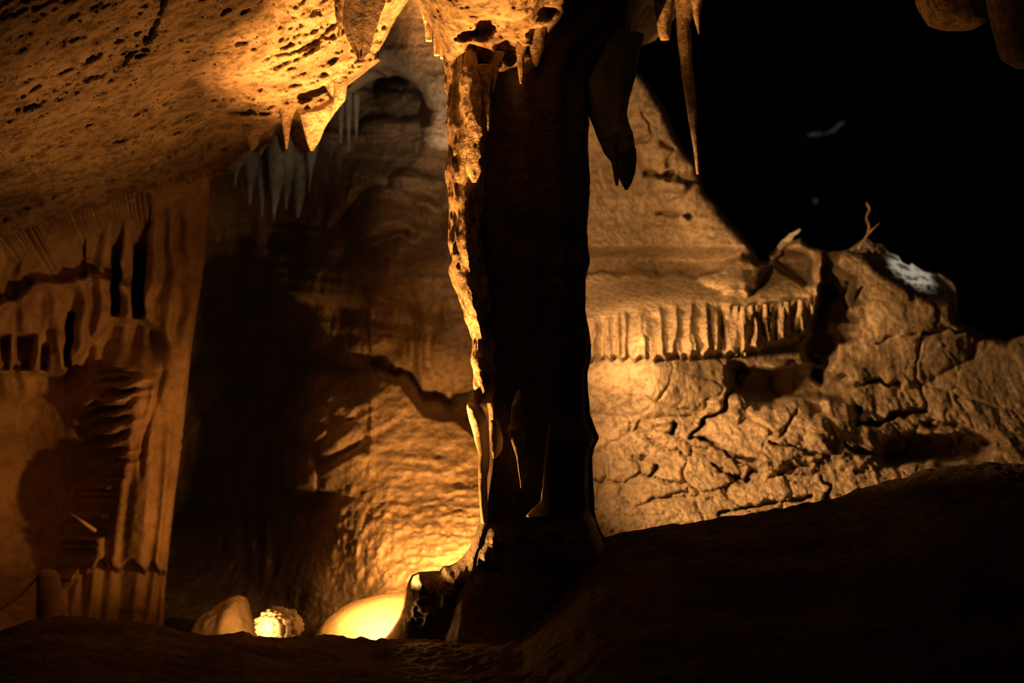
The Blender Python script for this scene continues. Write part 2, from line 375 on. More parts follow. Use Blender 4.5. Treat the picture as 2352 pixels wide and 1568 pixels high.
# ------------------------------------------------------------------ back wall
BC = tps([(380, 100, 11), (380, 500, 12.5), (380, 900, 12.5), (380, 1500, 10), (600, 100, 10.5), (560, 500, 12), (540, 900, 12), (540, 1300, 11), (700, 300, 10.2), (850, 200, 10.2), (950, 260, 9.8), (850, 450, 9.6),
          (1050, 450, 9.6), (1400, 300, 9.8), (1400, 600, 9.2), (720, 650, 10.0), (700, 1000, 9.4), (850, 800, 9.1), (850, 1000, 8.7), (1000, 800, 8.9), (1050, 1000, 8.6), (950, 1150, 8.25), (1050, 1250, 7.9), (830, 1250, 8.2),
          (700, 1350, 8.8), (1000, 1400, 7.6), (1400, 1000, 8.2), (1400, 1300, 7.6), (700, 1500, 8.5), (1050, 1500, 7.5), (1100, 100, 10)])
def back_depth(px, py):
    Y = BC(px, py); X, _, Z = P(px, py, Y)
    wx = px + 22 * vn(px / 90, py / 90, 0 * px, 103); wy = py + 22 * vn(px / 90, py / 90, 0 * px + 5, 104)
    Y = Y + 0.10 * fbm(X, Y, Z, 1.6, 3, 111) - 0.035 * ridged(X, Y, Z, 6, 4, 112) + 0.008 * fbm(X, Y, Z, 22, 3, 113)
    bed = fbm(px / 300, (py - 0.10 * px) / 26, 0 * px, 1, 3, 118)
    Y = Y - 0.07 * bed * sm(1000, 700, py) - 0.03 * bed * sm(900, 1100, py)
    # dark bowl at the top and its stacked ledges
    Y = Y + 0.12 * dome(px, py, 870, 300, 110, 110) - 0.3 * dome(wx, wy, 935, 215, 60, 50) - 0.25 * dome(wx, wy, 900, 290, 70, 30)
    for (lx0, lx1, ly, h) in ((780, 1040, 430, 0.25), (800, 1000, 520, 0.3), (690, 1000, 690, 0.22), (640, 900, 800, 0.25), (540, 760, 1120, 0.2), (560, 720, 1330, .2)):
        m = sm(lx0 - 30, lx0 + 40, wx) * sm(lx1 + 30, lx1 - 40, wx)
        c = ly + 16 * vn(px / 60, 0 * px + ly, 0 * px, 120)
        Y = Y + m * h * sm(-12, 34, wy - c) * sm(120, 40, wy - c)
    Y = Y - 0.3 * dome(wx, wy, 870, 480, 80, 60) - 0.15 * dome(wx, wy, 960, 415, 60, 35)
    # overhanging mass above the smooth slope
    hang = curve([(600, 760), (700, 790), (780, 800), (850, 815), (900, 850), (950, 880), (985, 900), (1030, 910), (1100, 905), (1400, 900)])
    hw = hang(px) + 14 * vn(px / 28, 0 * px, 0 * px, 131) + 6 * vn(px / 9, 0 * px, 0 * px, 132)
    Y = Y - 0.40 * sm(910, 700, wy) * sm(420, 660, wy) * sm(760, 900, px) + 0.22 * np.exp(-((wy - hw) / 17) ** 2) * sm(740, 860, px)
    slope = curve([(600, 870), (700, 850), (800, 830), (880, 840), (960, 905), (1040, 935), (1100, 990), (1400, 1000)])
    Y = Y - 0.18 * sm(0, 30, wy - slope(px)) * sm(640, 720, px)
    # vertical drips within the lit patch
    dm = gauss(px, py, 965, 790, 70, 100)
    Y = Y - 0.05 * dm * np.sin(wx / 9.0 + 2 * vn(px / 40, py / 100, 0 * px, 130))
    # scalloped left side of the slope
    rot = sm(720, 640, px + 0.0 * py)
    for (cx, cy, rx, ry, h) in ((770, 930, 60, 40, .10), (700, 960, 50, 50, .12), (760, 1010, 60, 40, .10), (690, 1080, 50, 60, .15), (790, 1080, 50, 25, .06), (740, 880, 70, 40, .1), (640, 1180, 60, 60, .12)):
        Y = Y - h * dome(wx, wy, cx, cy, rx, ry, -25) * 1.5
    swirl = fbm(px / 90 + 0.01 * py, (py + 0.5 * px) / 22, 0 * px, 1, 3, 135)
    Y = Y - 0.11 * swirl * gauss(px, py, 740, 1000, 130, 170)
    # slim straight vein down the middle and a trail of knobs above it
    d, _ = seg_dist(px, py, [(852, 690), (853, 800), (855, 950), (850, 1085)])
    Y = Y - 0.05 * np.exp(-(d / 6) ** 2)
    d, t = seg_dist(px, py, [(1010, 455), (975, 490), (940, 540), (905, 590), (880, 640), (862, 690)])
    Y = Y - 0.14 * np.exp(-(d / 13) ** 2) * (0.6 + 0.5 * np.sin(t * 40))
    # sandy grain low by the lamp
    Y = Y - 0.03 * ridged(X, Y, Z * 1.6, 13, 3, 140) * sm(1050, 1200, py)
    # faint fluted fall in the shadow
    Y = Y - 0.06 * gauss(px, py, 600, 1240, 50, 90) * np.sin(px / 6)
    return Y
struct(sheet('wall_back', (300, 1345, 60, 1530), 3.4, back_depth, M_back, None, None, 0))

# ------------------------------------------------------------------ right wall
RC = tps([(1300, 100, 8.9), (1300, 400, 8.8), (1300, 700, 8.3), (1300, 1000, 7.9), (1300, 1300, 7.3), (1500, 150, 9.0), (1500, 400, 9.0), (1600, 560, 9.0), (1500, 650, 8.6), (1700, 640, 8.7), (1900, 600, 8.9), (2150, 650, 9.05),
          (1500, 800, 8.0), (1700, 850, 8.15), (1900, 850, 8.5), (2100, 800, 8.95), (2350, 800, 9.3), (1500, 1000, 7.9), (1700, 1000, 8.0), (1900, 1000, 8.2), (2100, 980, 8.7), (2350, 980, 9.0), (1500, 1200, 7.4), (1800, 1150, 7.7),
          (2100, 1100, 8.2), (2350, 1100, 8.5), (1500, 1350, 7.2), (2000, 1350, 7.6), (2600, 1200, 8.8), (2600, 800, 9.6)])
def right_depth(px, py):
    Y = RC(px, py); X, _, Z = P(px, py, Y)
    wx = px + 18 * vn(px / 80, py / 80, 0 * px, 203) + 6 * vn(px / 20, py / 20, 0 * px, 205); wy = py + 16 * vn(px / 80, py / 80, 0 * px + 5, 204) + 6 * vn(px / 20, py / 20, 0 * px, 206)
    low = sm(820, 1000, py + 0.0 * px)
    hi = 1 - low
    Y = Y + 0.08 * fbm(X, Y, Z, 1.8, 3, 211) - (0.02 + 0.035 * low) * ridged(X, Y, Z, 5, 5, 212) + 0.008 * fbm(X, Y, Z, 26, 3, 213)
    d1, d2 = worley(X + .1 * fbm(X, Y, Z, 5, 2, 1), Y, Z, 4.2, 220)
    Y = Y + (0.05 * low + 0.02) * np.exp(-((d2 - d1) / 0.05) ** 2) * sm(-.2, .5, fbm(X, Y, Z, 2.2, 2, 221))
    d1, d2 = worley(X, Y, Z, 16, 230)
    Y = Y + 0.022 * low * sm(0.35, 0.05, d1) * sm(-.3, .3, fbm(X, Y, Z, 3, 2, 222))
    d1, _ = worley(X, Y, Z, 34, 233)
    Y = Y + 0.016 * low * sm(0.40, 0.1, d1) * sm(2000, 1600, px) - 0.012 * ridged(X, Y, Z, 22, 3, 234) * low
    # upper rock buttress (lit blocks) : cracked
    bt = sm(1350, 1450, px) * sm(640, 560, py)
    # smooth sill top with the lip over the fringe
    lipy = curve([(1300, 740), (1420, 705), (1520, 690), (1600, 682), (1700, 690), (1800, 680), (1850, 672), (1885, 640)])
    front = sm(1905, 1885, wx)
    Y = Y - 0.34 * sm(-80, 8, py - lipy(px)) * front * sm(1040, 850, wy)
    bot = curve([(1300, 832), (1420, 828), (1530, 824), (1600, 818), (1700, 815), (1750, 800), (1800, 790), (1850, 770), (1890, 690)])
    wav = bot(px) - 9 * np.abs(np.sin(px / 8.0 + vn(px / 30, 0 * px, 0 * px, 240))) + 6 * vn(px / 14, 0 * px, 0 * px, 241)
    below = sm(-5, 9, py - wav)
    deep = sm(1480, 1720, px) * 0.36 + 0.14
    Y = Y + front * deep * below * sm(1040, 850, wy)
    fr = front * sm(4, 30, py - lipy(px)) * (1 - below)
    flut = 1 - np.abs(np.sin((px + 0.0 * py) / 11.0 + 1.8 * vn(px / 50, py / 200, 0 * px, 242) + 0.6 * vn(px / 12, py / 50, 0 * px, 245))) * 1.6
    Y = Y - (0.04 + 0.03 * sm(1600, 1700, px)) * fr * flut - 0.035 * fr * vn(px / 34, py / 160, 0 * px, 243)
    Y = Y + 0.10 * fr * np.exp(-((px - 1655 - 0.04 * (py - 700)) / 9) ** 2)
    # chasm right of the sill
    ch, _ = seg_dist(wx, wy, [(1912, 660), (1895, 720), (1875, 790), (1880, 860)])
    Y = Y + 0.55 * sm(34, 10, ch)
    # block right of it with concretions
    Y = Y - 0.14 * dome(wx, wy, 2060, 720, 200, 170) - 0.06 * dome(wx, wy, 2080, 730, 70, 60)
    # long pocket and its roof knobs
    pk, _ = seg_dist(wx, wy, [(1705, 880), (1800, 885), (1880, 882), (1935, 890)])
    Y = Y + 0.65 * sm(48, 20, pk * (1 + 0.3 * sm(1850, 1950, px)))
    Y = Y - 0.12 * dome(px, py, 1720, 862, 30, 14, -15) - 0.10 * dome(px, py, 1790, 838, 36, 14, -8) - .1 * dome(px, py, 1840, 842, 26, 16)
    pk, _ = seg_dist(wx, wy, [(2060, 1045), (2150, 1030), (2250, 1035)])
    Y = Y + 0.55 * sm(42, 14, pk)
    Y = Y - 0.15 * dome(wx, wy, 1760, 990, 150, 90, 12) - 0.08 * dome(wx, wy, 1960, 1010, 110, 70, 20)
    # ledge under the pocket
    for pts, w, h in (([(1670, 900), (1655, 935), (1620, 960), (1590, 1005), (1640, 1025), (1690, 1045)], 8, .22), ([(1690, 1045), (1740, 1070), (1720, 1085)], 18, .2),
                      ([(1560, 960), (1548, 985)], 9, .25), ([(1780, 1010), (1860, 1040), (1890, 1055)], 5, .10), ([(1825, 945), (1800, 1000)], 4, .08), ([(1960, 910), (1960, 970), (2060, 960), (2120, 940)], 9, .22),
                      ([(1960, 890), (2010, 885), (2050, 880)], 9, .18), ([(2120, 970), (2180, 975), (2240, 990)], 14, .15), ([(1930, 1030), (2000, 1040), (2060, 1050)], 9, .18), ([(1640, 1075), (1700, 1110), (1730, 1090)], 12, .16),
                      ([(1500, 1065), (1490, 1090)], 9, .14), ([(1890, 1110), (1920, 1130), (1900, 1170)], 9, .15), ([(1640, 1170), (1760, 1150), (1870, 1150)], 7, .12), ([(1830, 760), (1850, 800), (1870, 830)], 8, .1),
                      ([(2010, 780), (2080, 770), (2160, 765), (2250, 770)], 5, .06), ([(2110, 780), (2090, 860), (2120, 930)], 5, .07), ([(1960, 640), (1945, 680), (1960, 720)], 6, .08), ([(1990, 650), (1980, 690)], 5, .07),
                      ([(1440, 520), (1510, 515), (1600, 510)], 3, .05), ([(1510, 485), (1560, 488), (1600, 483)], 7, .2), ([(1475, 400), (1510, 408), (1545, 402)], 10, .3), ([(1470, 250), (1490, 300), (1450, 330)], 5, .1),
                      ([(1500, 210), (1480, 260)], 4, .08), ([(1510, 310), (1540, 330), (1530, 380)], 6, .1)):
        d, _ = seg_dist(wx, wy, pts); wv = w * (0.75 + 0.75 * vn(px / 16, py / 16, 0 * px, 270)); Y = Y + h * sm(wv + 2, wv * 0.2, d)
    # sill's back edge: buttress foot overlaps
    sill = curve([(1300, 640), (1450, 628), (1550, 612), (1600, 622), (1700, 600), (1780, 612), (1850, 650), (1890, 640)])
    Y = Y + 0.35 * sm(5, -8, wy - sill(px)) * sm(560, 600, py + .0 * px) * sm(1890, 1840, px)
    # buttress ridge running down to the right
    rd, t = seg_dist(wx, wy, [(1460, 170), (1490, 280), (1540, 360), (1600, 450), (1650, 540), (1700, 590)])
    Y = Y - 0.30 * np.sqrt(np.clip(1 - (rd / 85) ** 2, 0, 1)) - 0.02 * ridged(X, Y, Z, 9, 3, 260) * sm(90, 40, rd)
    rd, _ = seg_dist(wx, wy, [(1500, 430), (1560, 425)])
    Y = Y - 0.2 * sm(26, 8, rd)
    return Y
r_sil = [(1452, 148), (1475, 172), (1500, 205), (1528, 250), (1548, 300), (1575, 345), (1605, 375), (1618, 440), (1645, 468), (1668, 500), (1700, 535), (1722, 562), (1745, 600), (1765, 600), (1785, 580), (1815, 555), (1840, 545),
         (1862, 566), (1905, 578), (1945, 574), (1985, 582), (2010, 606), (2050, 636), (2095, 662), (2130, 680), (2165, 688), (2190, 692), (2199, 735), (2225, 745), (2250, 762), (2290, 775), (2315, 782), (2352, 770), (2600, 740)]
r_poly = [(1300, 130), (1440, 130)] + r_sil + [(2600, 1400), (1300, 1400)]
lipy_ = curve([(1300, 740), (1420, 705), (1520, 690), (1600, 682), (1700, 690), (1800, 680), (1850, 672), (1885, 640)])
bot_ = curve([(1300, 832), (1420, 828), (1530, 824), (1600, 818), (1700, 815), (1750, 800), (1800, 790), (1850, 770), (1890, 690)])
struct(sheet('wall_right', (1300, 2600, 120, 1400), 3.0, right_depth, M_right, r_poly, [(r_sil[:-1], 22, 0.22)], 0.8))

# ------------------------------------------------------------------ far chamber behind everything
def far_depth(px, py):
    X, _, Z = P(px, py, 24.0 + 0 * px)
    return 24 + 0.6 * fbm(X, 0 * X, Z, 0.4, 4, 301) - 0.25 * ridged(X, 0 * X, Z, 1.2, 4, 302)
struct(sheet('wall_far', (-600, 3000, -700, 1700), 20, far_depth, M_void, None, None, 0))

# ------------------------------------------------------------------ ground
# heights of the cave floor on a real plan grid (x across, y into the cave)
def ground():
    rimL = curve([(-400, 1470), (0, 1452), (60, 1430), (140, 1418), (200, 1420), (260, 1428), (330, 1430), (380, 1442), (430, 1452), (480, 1458), (520, 1452), (560, 1450), (590, 1458), (640, 1468), (690, 1468), (740, 1462),
                  (790, 1466), (850, 1470), (900, 1466), (1050, 1466), (1200, 1440), (1300, 1330), (1350, 1262), (1380, 1240), (1450, 1222), (1500, 1208), (1600, 1194), (1700, 1182), (1800, 1166), (1900, 1148), (1980, 1122),
                  (2050, 1104), (2130, 1074), (2200, 1062), (2280, 1058), (2352, 1062), (2700, 1040)])
    ridge = curve([(-400, 6.0), (880, 6.0), (1000, 5.9), (1380, 6.0), (1700, 6.15), (2352, 6.3), (2700, 6.4)])
    px = np.linspace(-400, 2700, 780); t = np.linspace(0, 1, 330)
    PX, T = np.meshgrid(px, t)
    # t<0.72: near slope from below the frame up to the crest; beyond: falls away behind it
    Yr = ridge(PX); near = 3.4
    a = np.clip(T / 0.72, 0, 1); Y = near + (Yr - near) * a; b = np.clip((T - 0.72) / 0.28, 0, 1); Y = Y + b * 3.2
    zc = (784 - rimL(PX)) / F * Yr + CH
    X = (PX - 1176) / F * Y
    znear = (784 - 1800) / F * near + CH
    Z = znear + (zc - znear) * (a ** 0.9) - 0.38 * sm(0, .16, b) - 0.2 * b
    X0 = (PX - 1176) / F * Yr
    n = fbm(X, Y, 0 * X, 2.5, 4, 401)
    crest = np.exp(-((a - 1) / 0.35) ** 2) * (b < .05)
    Z = Z + 0.05 * n * (1 - 0.7 * crest) + 0.012 * fbm(X, Y, 0 * X, 22, 3, 402) - 0.03 * np.abs(fbm(X, Y, 0 * X, 1.2, 2, 405)) * (1 - crest)
    # long folds of the right hand slope
    Z = Z + 0.04 * np.sin((X * 1.3 + Y * 3.2) * 2.2 + 2 * vn(X, Y, 0 * X, 407)) * sm(1400, 1700, PX) * (1 - crest)
    idx = np.arange(PX.size).reshape(PX.shape)
    f = np.stack([idx[:-1, :-1].ravel(), idx[:-1, 1:].ravel(), idx[1:, 1:].ravel(), idx[1:, :-1].ravel()], 1)
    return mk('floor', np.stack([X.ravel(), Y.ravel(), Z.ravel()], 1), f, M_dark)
struct(ground())

# ------------------------------------------------------------------ the great column
col = empty('cave_column', V(1240, 1300, 6.0))
tag(col, 'tall dark limestone column in the centre with its left edge lit gold', 'column')
def trunk_disp(X, Y, Z, TH, py):
    d = 0.018 * vn(TH * 3.2, Z * 0.7, 0 * Z, 501) + 0.010 * np.sin(TH * 9 + 1.4 * vn(Z, 0 * Z, 0 * Z, 502)) + 0.006 * ridged(X, Y, Z, 7, 3, 503)
    return d
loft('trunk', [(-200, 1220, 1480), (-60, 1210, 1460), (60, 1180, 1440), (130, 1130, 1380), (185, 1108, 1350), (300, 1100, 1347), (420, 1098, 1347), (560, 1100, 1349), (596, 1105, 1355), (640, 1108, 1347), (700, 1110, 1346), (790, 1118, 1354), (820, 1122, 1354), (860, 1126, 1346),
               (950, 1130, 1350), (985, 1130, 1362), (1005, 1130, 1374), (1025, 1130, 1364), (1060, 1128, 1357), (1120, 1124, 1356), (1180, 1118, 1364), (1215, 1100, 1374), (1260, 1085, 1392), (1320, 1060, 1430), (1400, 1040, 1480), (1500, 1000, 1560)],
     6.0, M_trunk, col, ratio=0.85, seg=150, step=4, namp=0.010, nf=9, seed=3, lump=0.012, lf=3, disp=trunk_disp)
def strand(name, rows, Y, **k):
    kw = dict(ratio=1.6, seg=64, step=3, namp=0.012, nf=16, seed=int(rows[0][1]) % 50, lump=0.008, lf=9); kw.update(k)
    return loft(name, rows, Y, k.get('mat', M_col) if 'mat' in k else M_col, col, **{a: b for a, b in kw.items() if a != 'mat'})
strand('drapery', [(60, 1000, 1100), (110, 1015, 1110), (160, 1022, 1120), (240, 1026, 1130), (330, 1028, 1125), (420, 1028, 1110), (500, 1029, 1112), (560, 1030, 1116), (600, 1038, 1120), (660, 1048, 1125), (720, 1063, 1130), (780, 1082, 1135), (840, 1087, 1140),
                   (900, 1087, 1140), (925, 1084, 1130)], 5.96, power=1.45, lump=0.02, namp=0.022, ratio=2.4, seg=96)
strand('drapery', [(925, 1072, 1100), (935, 1070, 1110), (960, 1076, 1122), (1000, 1088, 1125), (1050, 1096, 1125), (1100, 1099, 1120), (1150, 1102, 1120), (1200, 1104, 1125)], 5.94, ratio=1.8, mat=M_flow, namp=0.005)
strand('drapery', [(120, 1058, 1100), (200, 1058, 1105), (260, 1066, 1108), (330, 1070, 1106), (380, 1076, 1104), (405, 1080, 1098), (419, 1086, 1092)], 5.74, ratio=1.2, namp=0.02)
strand('drapery', [(150, 1095, 1130), (190, 1104, 1128), (240, 1112, 1126), (290, 1116, 1124), (300, 1118, 1122)], 5.74, ratio=1.2)
strand('rib', [(965, 1128, 1146), (985, 1130, 1150), (1010, 1130, 1156), (1035, 1131, 1150), (1052, 1133, 1138)], 5.80, ratio=1.0, mat=M_flow)  # these pale ribs stand in for light showing through slits in the column
strand('rib', [(895, 1190, 1196), (930, 1174, 1196), (975, 1176, 1196), (985, 1171, 1198), (1010, 1178, 1201), (1050, 1188, 1202), (1120, 1196, 1202)], 5.74, ratio=1.0, mat=M_flow)
strand('rib', [(975, 1260, 1267), (1030, 1251, 1262), (1090, 1247, 1257), (1120, 1246, 1258), (1150, 1240, 1258), (1185, 1210, 1262)], 5.70, ratio=1.0, mat=M_flow)
# ragged skirt of the base
def skirt():
    def dep(px, py):
        Y = 5.75 + 0.0006 * (1240 - px) + 0.00035 * (py - 1250) * -1
        Y = Y + 0.25 * ((px - 1240) / 320.0) ** 2
        X, _, Z = P(px, py, Y)
        return Y + 0.05 * fbm(X, Y, Z, 3, 3, 521) - 0.03 * ridged(X, Y, Z, 8, 4, 522) + 0.05 * fbm(X, Y, Z, 20, 3, 524) * gauss(px, py, 950, 1390, 50, 80)
    left = [(1104, 1170), (1100, 1195), (1094, 1215), (1090, 1240), (1078, 1258), (1066, 1275), (1050, 1290), (1034, 1298), (1018, 1300), (1008, 1312), (985, 1316), (962, 1313), (946, 1320), (938, 1336), (932, 1352), (928, 1372), (926, 1392), (918, 1415), (908, 1432), (896, 1450), (880, 1468), (850, 1490)]
    top = [(1364, 1172), (1335, 1160), (1300, 1196), (1262, 1170), (1228, 1200), (1196, 1178), (1165, 1206), (1130, 1176), (1104, 1170)]
    poly = left + [(820, 1620), (1700, 1620), (1600, 1420), (1480, 1330), (1410, 1270), (1384, 1240), (1372, 1215)] + top[:-1]
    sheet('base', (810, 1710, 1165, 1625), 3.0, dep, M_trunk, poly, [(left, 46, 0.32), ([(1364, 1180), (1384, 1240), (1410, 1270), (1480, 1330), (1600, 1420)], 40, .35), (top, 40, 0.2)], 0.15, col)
skirt()

# ------------------------------------------------------------------ hanging rock at the top centre
def crown():
    def dep(px, py):
        Y = 5.72 + 0.3 * sm(1060, 960, px) + 0.25 * sm(1180, 1300, px) + 0.0030 * (py - 110)
        X, _, Z = P(px, py, Y)
        wx = px + 10 * vn(px / 30, py / 30, 0 * px, 3); wy = py + 10 * vn(px / 30, py / 30, 0 * px + 4, 3)
        Y = Y - 0.05 * ridged(X, Y, Z, 5, 4, 541) + 0.02 * fbm(X, Y, Z, 22, 3, 542)
        for (cx, cy, rx, ry, h) in ((1075, 85, 26, 18, .2), (1108, 70, 26, 30, .28), (1165, 118, 38, 28, .25), (1230, 85, 28, 24, .2), (1218, 120, 22, 14, .15), (1250, 30, 26, 20, .15), (1090, 150, 22, 16, .2)):
            Y = Y + h * 0.7 * sm(0.0, 1.0, dome(wx + 8 * vn(px / 9, py / 9, 0 * px, 8), wy, cx, cy, rx, ry))
        return Y
    left = [(945, -100), (950, 0), (962, 15), (975, 40), (990, 62), (1004, 90), (1016, 125), (1024, 160)]
    bot = [(1024, 160), (1050, 180), (1085, 165), (1092, 150), (1100, 190), (1108, 200), (1115, 170), (1125, 185), (1132, 212), (1140, 190), (1155, 175), (1170, 168), (1182, 168), (1190, 190), (1196, 188), (1200, 165), (1215, 155), (1235, 150), (1242, 130), (1250, 95), (1265, 90), (1280, 60), (1300, 30), (1300, -100)]
    o = sheet('hanging_rock', (940, 1310, -110, 215), 2.6, dep, M_col, left + bot, [(left + bot, 14, 0.16)], 0.45)
    tag(o, 'lumpy gold-lit hanging rock crowning the left side of the central column', 'hanging rock')
crown()
# dark roof mass over the column and to its right
def roof():
    def dep(px, py):
        Y = 6.35 + 0.0 * px; X, _, Z = P(px, py, Y)
        return Y + 0.15 * fbm(X, Y, Z, 2, 4, 561) - 0.05 * ridged(X, Y, Z, 5, 4, 562)
    pl = [(1240, -150), (1660, -150), (1640, -60), (1570, -30), (1500, -15), (1470, 20), (1462, 80), (1452, 140), (1440, 200), (1400, 230), (1372, 215), (1352, 190), (1300, 200), (1240, 200)]
    struct(sheet('roof_mass_1', (1230, 1670, -160, 240), 5, dep, M_grey, pl, [(pl[1:12], 30, .25)], 1.2))
roof()
def roof_right():
    def dep(px, py):
        Y = 5.3 + 1.9 * sm(-620, -60, py) + 0.6 * sm(1900, 1500, px) * sm(-500, -100, py); X, _, Z = P(px, py, Y)
        return Y + 0.15 * fbm(X, Y, Z, 2, 4, 571) - 0.05 * ridged(X, Y, Z, 5, 4, 572)
    struct(sheet('ceiling', (1450, 2750, -740, -120), 8, dep, M_grey, None, None, 0.8))
roof_right()

# ------------------------------------------------------------------ stalactites
def stal(rows, Y, label, mat=M_col, group=None, name='stalactite', **k):
    kw = dict(ratio=0.9, seg=40, step=3, namp=0.008, nf=14, lump=0.004, seed=int(rows[-1][1]) % 97); kw.update(k)
    cat = kw.pop('cat', 'stalactite')
    o = loft(name, rows, Y, mat, None, **kw); return tag(o, label, cat, group)
G1 = 'stalactites along the edge of the bright ceiling'
stal([(180, 745, 800), (230, 758, 792), (262, 690, 768), (290, 696, 750), (320, 704, 736), (346, 713, 720)], 7.14, 'largest of the pointed stalactites at the bright ceiling edge', M_ceil, G1)
stal([(230, 640, 690), (260, 645, 675), (290, 650, 668), (320, 653, 664), (342, 656, 660)], 7.3, 'slender pointed stalactite just left of the largest ceiling tooth', M_ceil, G1)
stal([(290, 555, 610), (320, 565, 600), (335, 572, 590), (346, 576, 581)], 7.6, 'short stubby stalactite, farthest left of the ceiling teeth', M_ceil, G1)
stal([(-330, 770, 900), (0, 780, 880), (50, 792, 862), (90, 806, 850), (120, 818, 840), (137, 825, 832)], 6.2, 'broad dark wedge-shaped stalactite hanging before the bright ceiling', M_trunk, None, ratio=0.5, flute=5, famp=0.02)  # darker calcite puts shade into this stalactite's colour
stal([(-60, 762, 800), (0, 766, 790), (40, 772, 788), (75, 778, 785), (82, 780, 783)], 6.15, 'narrow dark stalactite beside the broad wedge one at the top', M_col, None)
stal([(190, 768, 785), (215, 766, 782), (250, 760, 770), (262, 761, 766)], 6.85, 'tiny dark stalactite on the right lip of the bright ceiling', M_col, None)
for i, (a, b, c, lab) in enumerate(((978, 992, 95, 'stubby gold-tipped soda straw, leftmost under the hanging rock'), (998, 1008, 128, 'thin gold-tipped soda straw in the middle of three'), (1011, 1022, 135, 'gold-tipped soda straw touching the column drapery'))):
    stal([(10 + i * 20, a - 16, b - 8), (60, a - 3, b), (c, a, b)], 6.2, lab, M_flow, 'soda straws under the hanging rock', name='soda_straw', cat='stalactite', seg=20)
stal([(-40, 1180, 1240), (60, 1182, 1225), (130, 1186, 1205), (170, 1190, 1202), (192, 1194, 1198)], 5.75, 'pointed stalactite hanging from the right of the lumpy rock', M_col)
stal([(-40, 1205, 1262), (60, 1210, 1255), (110, 1216, 1248), (140, 1224, 1240), (152, 1229, 1234)], 5.8, 'stubby stalactite at the right end of the lumpy rock', M_col)
stal([(120, 1120, 1160), (160, 1124, 1148), (195, 1128, 1138), (214, 1131, 1134)], 5.78, 'small hooked stalactite above the dark face of the column', M_col)
# dark pair right of the column
stal([(80, 1325, 1478), (150, 1330, 1454), (220, 1338, 1441), (262, 1346, 1432), (290, 1355, 1440), (318, 1366, 1462), (345, 1380, 1468), (368, 1398, 1460), (395, 1412, 1455), (418, 1424, 1449), (436, 1435, 1442)], 6.0, 'thick black stalactite with a crooked tip right of the column', M_grey, None, ratio=0.7, lump=0.03, lf=5)
stal([(330, 1398, 1420), (370, 1404, 1418), (410, 1410, 1422), (426, 1414, 1420)], 5.9, 'thin black stalactite tip beside the crooked one', M_grey)
stal([(-330, 1490, 1570), (0, 1503, 1550), (50, 1508, 1542), (84, 1514, 1540), (92, 1518, 1536)], 6.6, 'blunt dark stalactite with a pale tip at the top edge', M_col)
stal([(-330, 1545, 1640), (0, 1552, 1602), (60, 1554, 1586), (120, 1560, 1590), (200, 1570, 1596), (280, 1583, 1600), (340, 1592, 1604), (400, 1600, 1606)], 6.9, 'long thin stalactite tapering down the black void', M_col, ratio=1.2)
stal([(-330, 1580, 1640), (0, 1588, 1614), (40, 1592, 1608), (78, 1604, 1607)], 6.6, 'short curved stalactite beside the long thin one', M_col)
stal([(-330, 2080, 2300), (0, 2108, 2282), (30, 2120, 2272), (54, 2134, 2262), (64, 2160, 2245)], 6.0, 'wide blunt stalactite stump with lit underside at the top right', M_col, power=2.5)
stal([(-330, 2250, 2520), (0, 2272, 2500), (60, 2284, 2490), (130, 2304, 2470), (150, 2330, 2440)], 5.6, 'wide stalactite stump cut off by the right edge', M_col, power=2.5)
# grey curtains behind the ceiling edge
dr = empty('grey_drapery', V(620, 330, 8.6)); tag(dr, 'grey folded stone curtain hanging in shadow under the ceiling teeth', 'drapery')
for i, (x, yb, w) in enumerate(((545, 430, 30), (578, 470, 28), (606, 500, 26), (634, 505, 30), (662, 480, 24), (690, 500, 28), (716, 440, 22))):
    loft('fold', [(250, x - w, x + w), (340, x - w * .75, x + w * .75), (yb - 50, x - w * .4 - 3, x + w * .4 - 3), (yb, x - 8, x - 3)], 8.7 + 0.05 * (i % 3), M_grey, dr, ratio=1.3, seg=32, step=5, namp=0.02, nf=6, seed=i)
for i, (x, yb) in enumerate(((782, 330), (800, 350), (818, 320))):
    stal([(215, x - 9, x + 9), (280, x - 6, x + 6), (yb, x - 2, x + 2)], 8.6, ('thin grey stalactite at the left of three behind the ceiling', 'longest thin grey stalactite in the shade behind the ceiling', 'thin grey stalactite nearest the dark hollow')[i], M_grey, 'thin grey stalactites in the shade')
# arch and rounded pendant
def arch():
    def dep(px, py):
        Y = 8.2 + 0 * px; X, _, Z = P(px, py, Y)
        return Y + 0.06 * fbm(X, Y, Z, 3, 3, 581) - 0.015 * ridged(X, Y, Z, 9, 3, 582) + 0.3 * sm(960, 860, px)
    inn = [(862, 160), (885, 152), (905, 158), (930, 172), (955, 190), (970, 215), (980, 250), (975, 275), (968, 290), (972, 320), (985, 338), (1010, 347), (1040, 345)]
    pl = [(700, -60), (930, -60), (1070, -60), (1070, 345)] + inn[::-1] + [(830, 170), (790, 190), (700, 250)]
    o = sheet('arch', (690, 1080, -70, 355), 3, dep, M_back, pl, [(inn, 34, .3)], 0.4)
    tag(o, 'dim rock arch ending in a rounded pendant left of the column', 'rock arch')
arch()

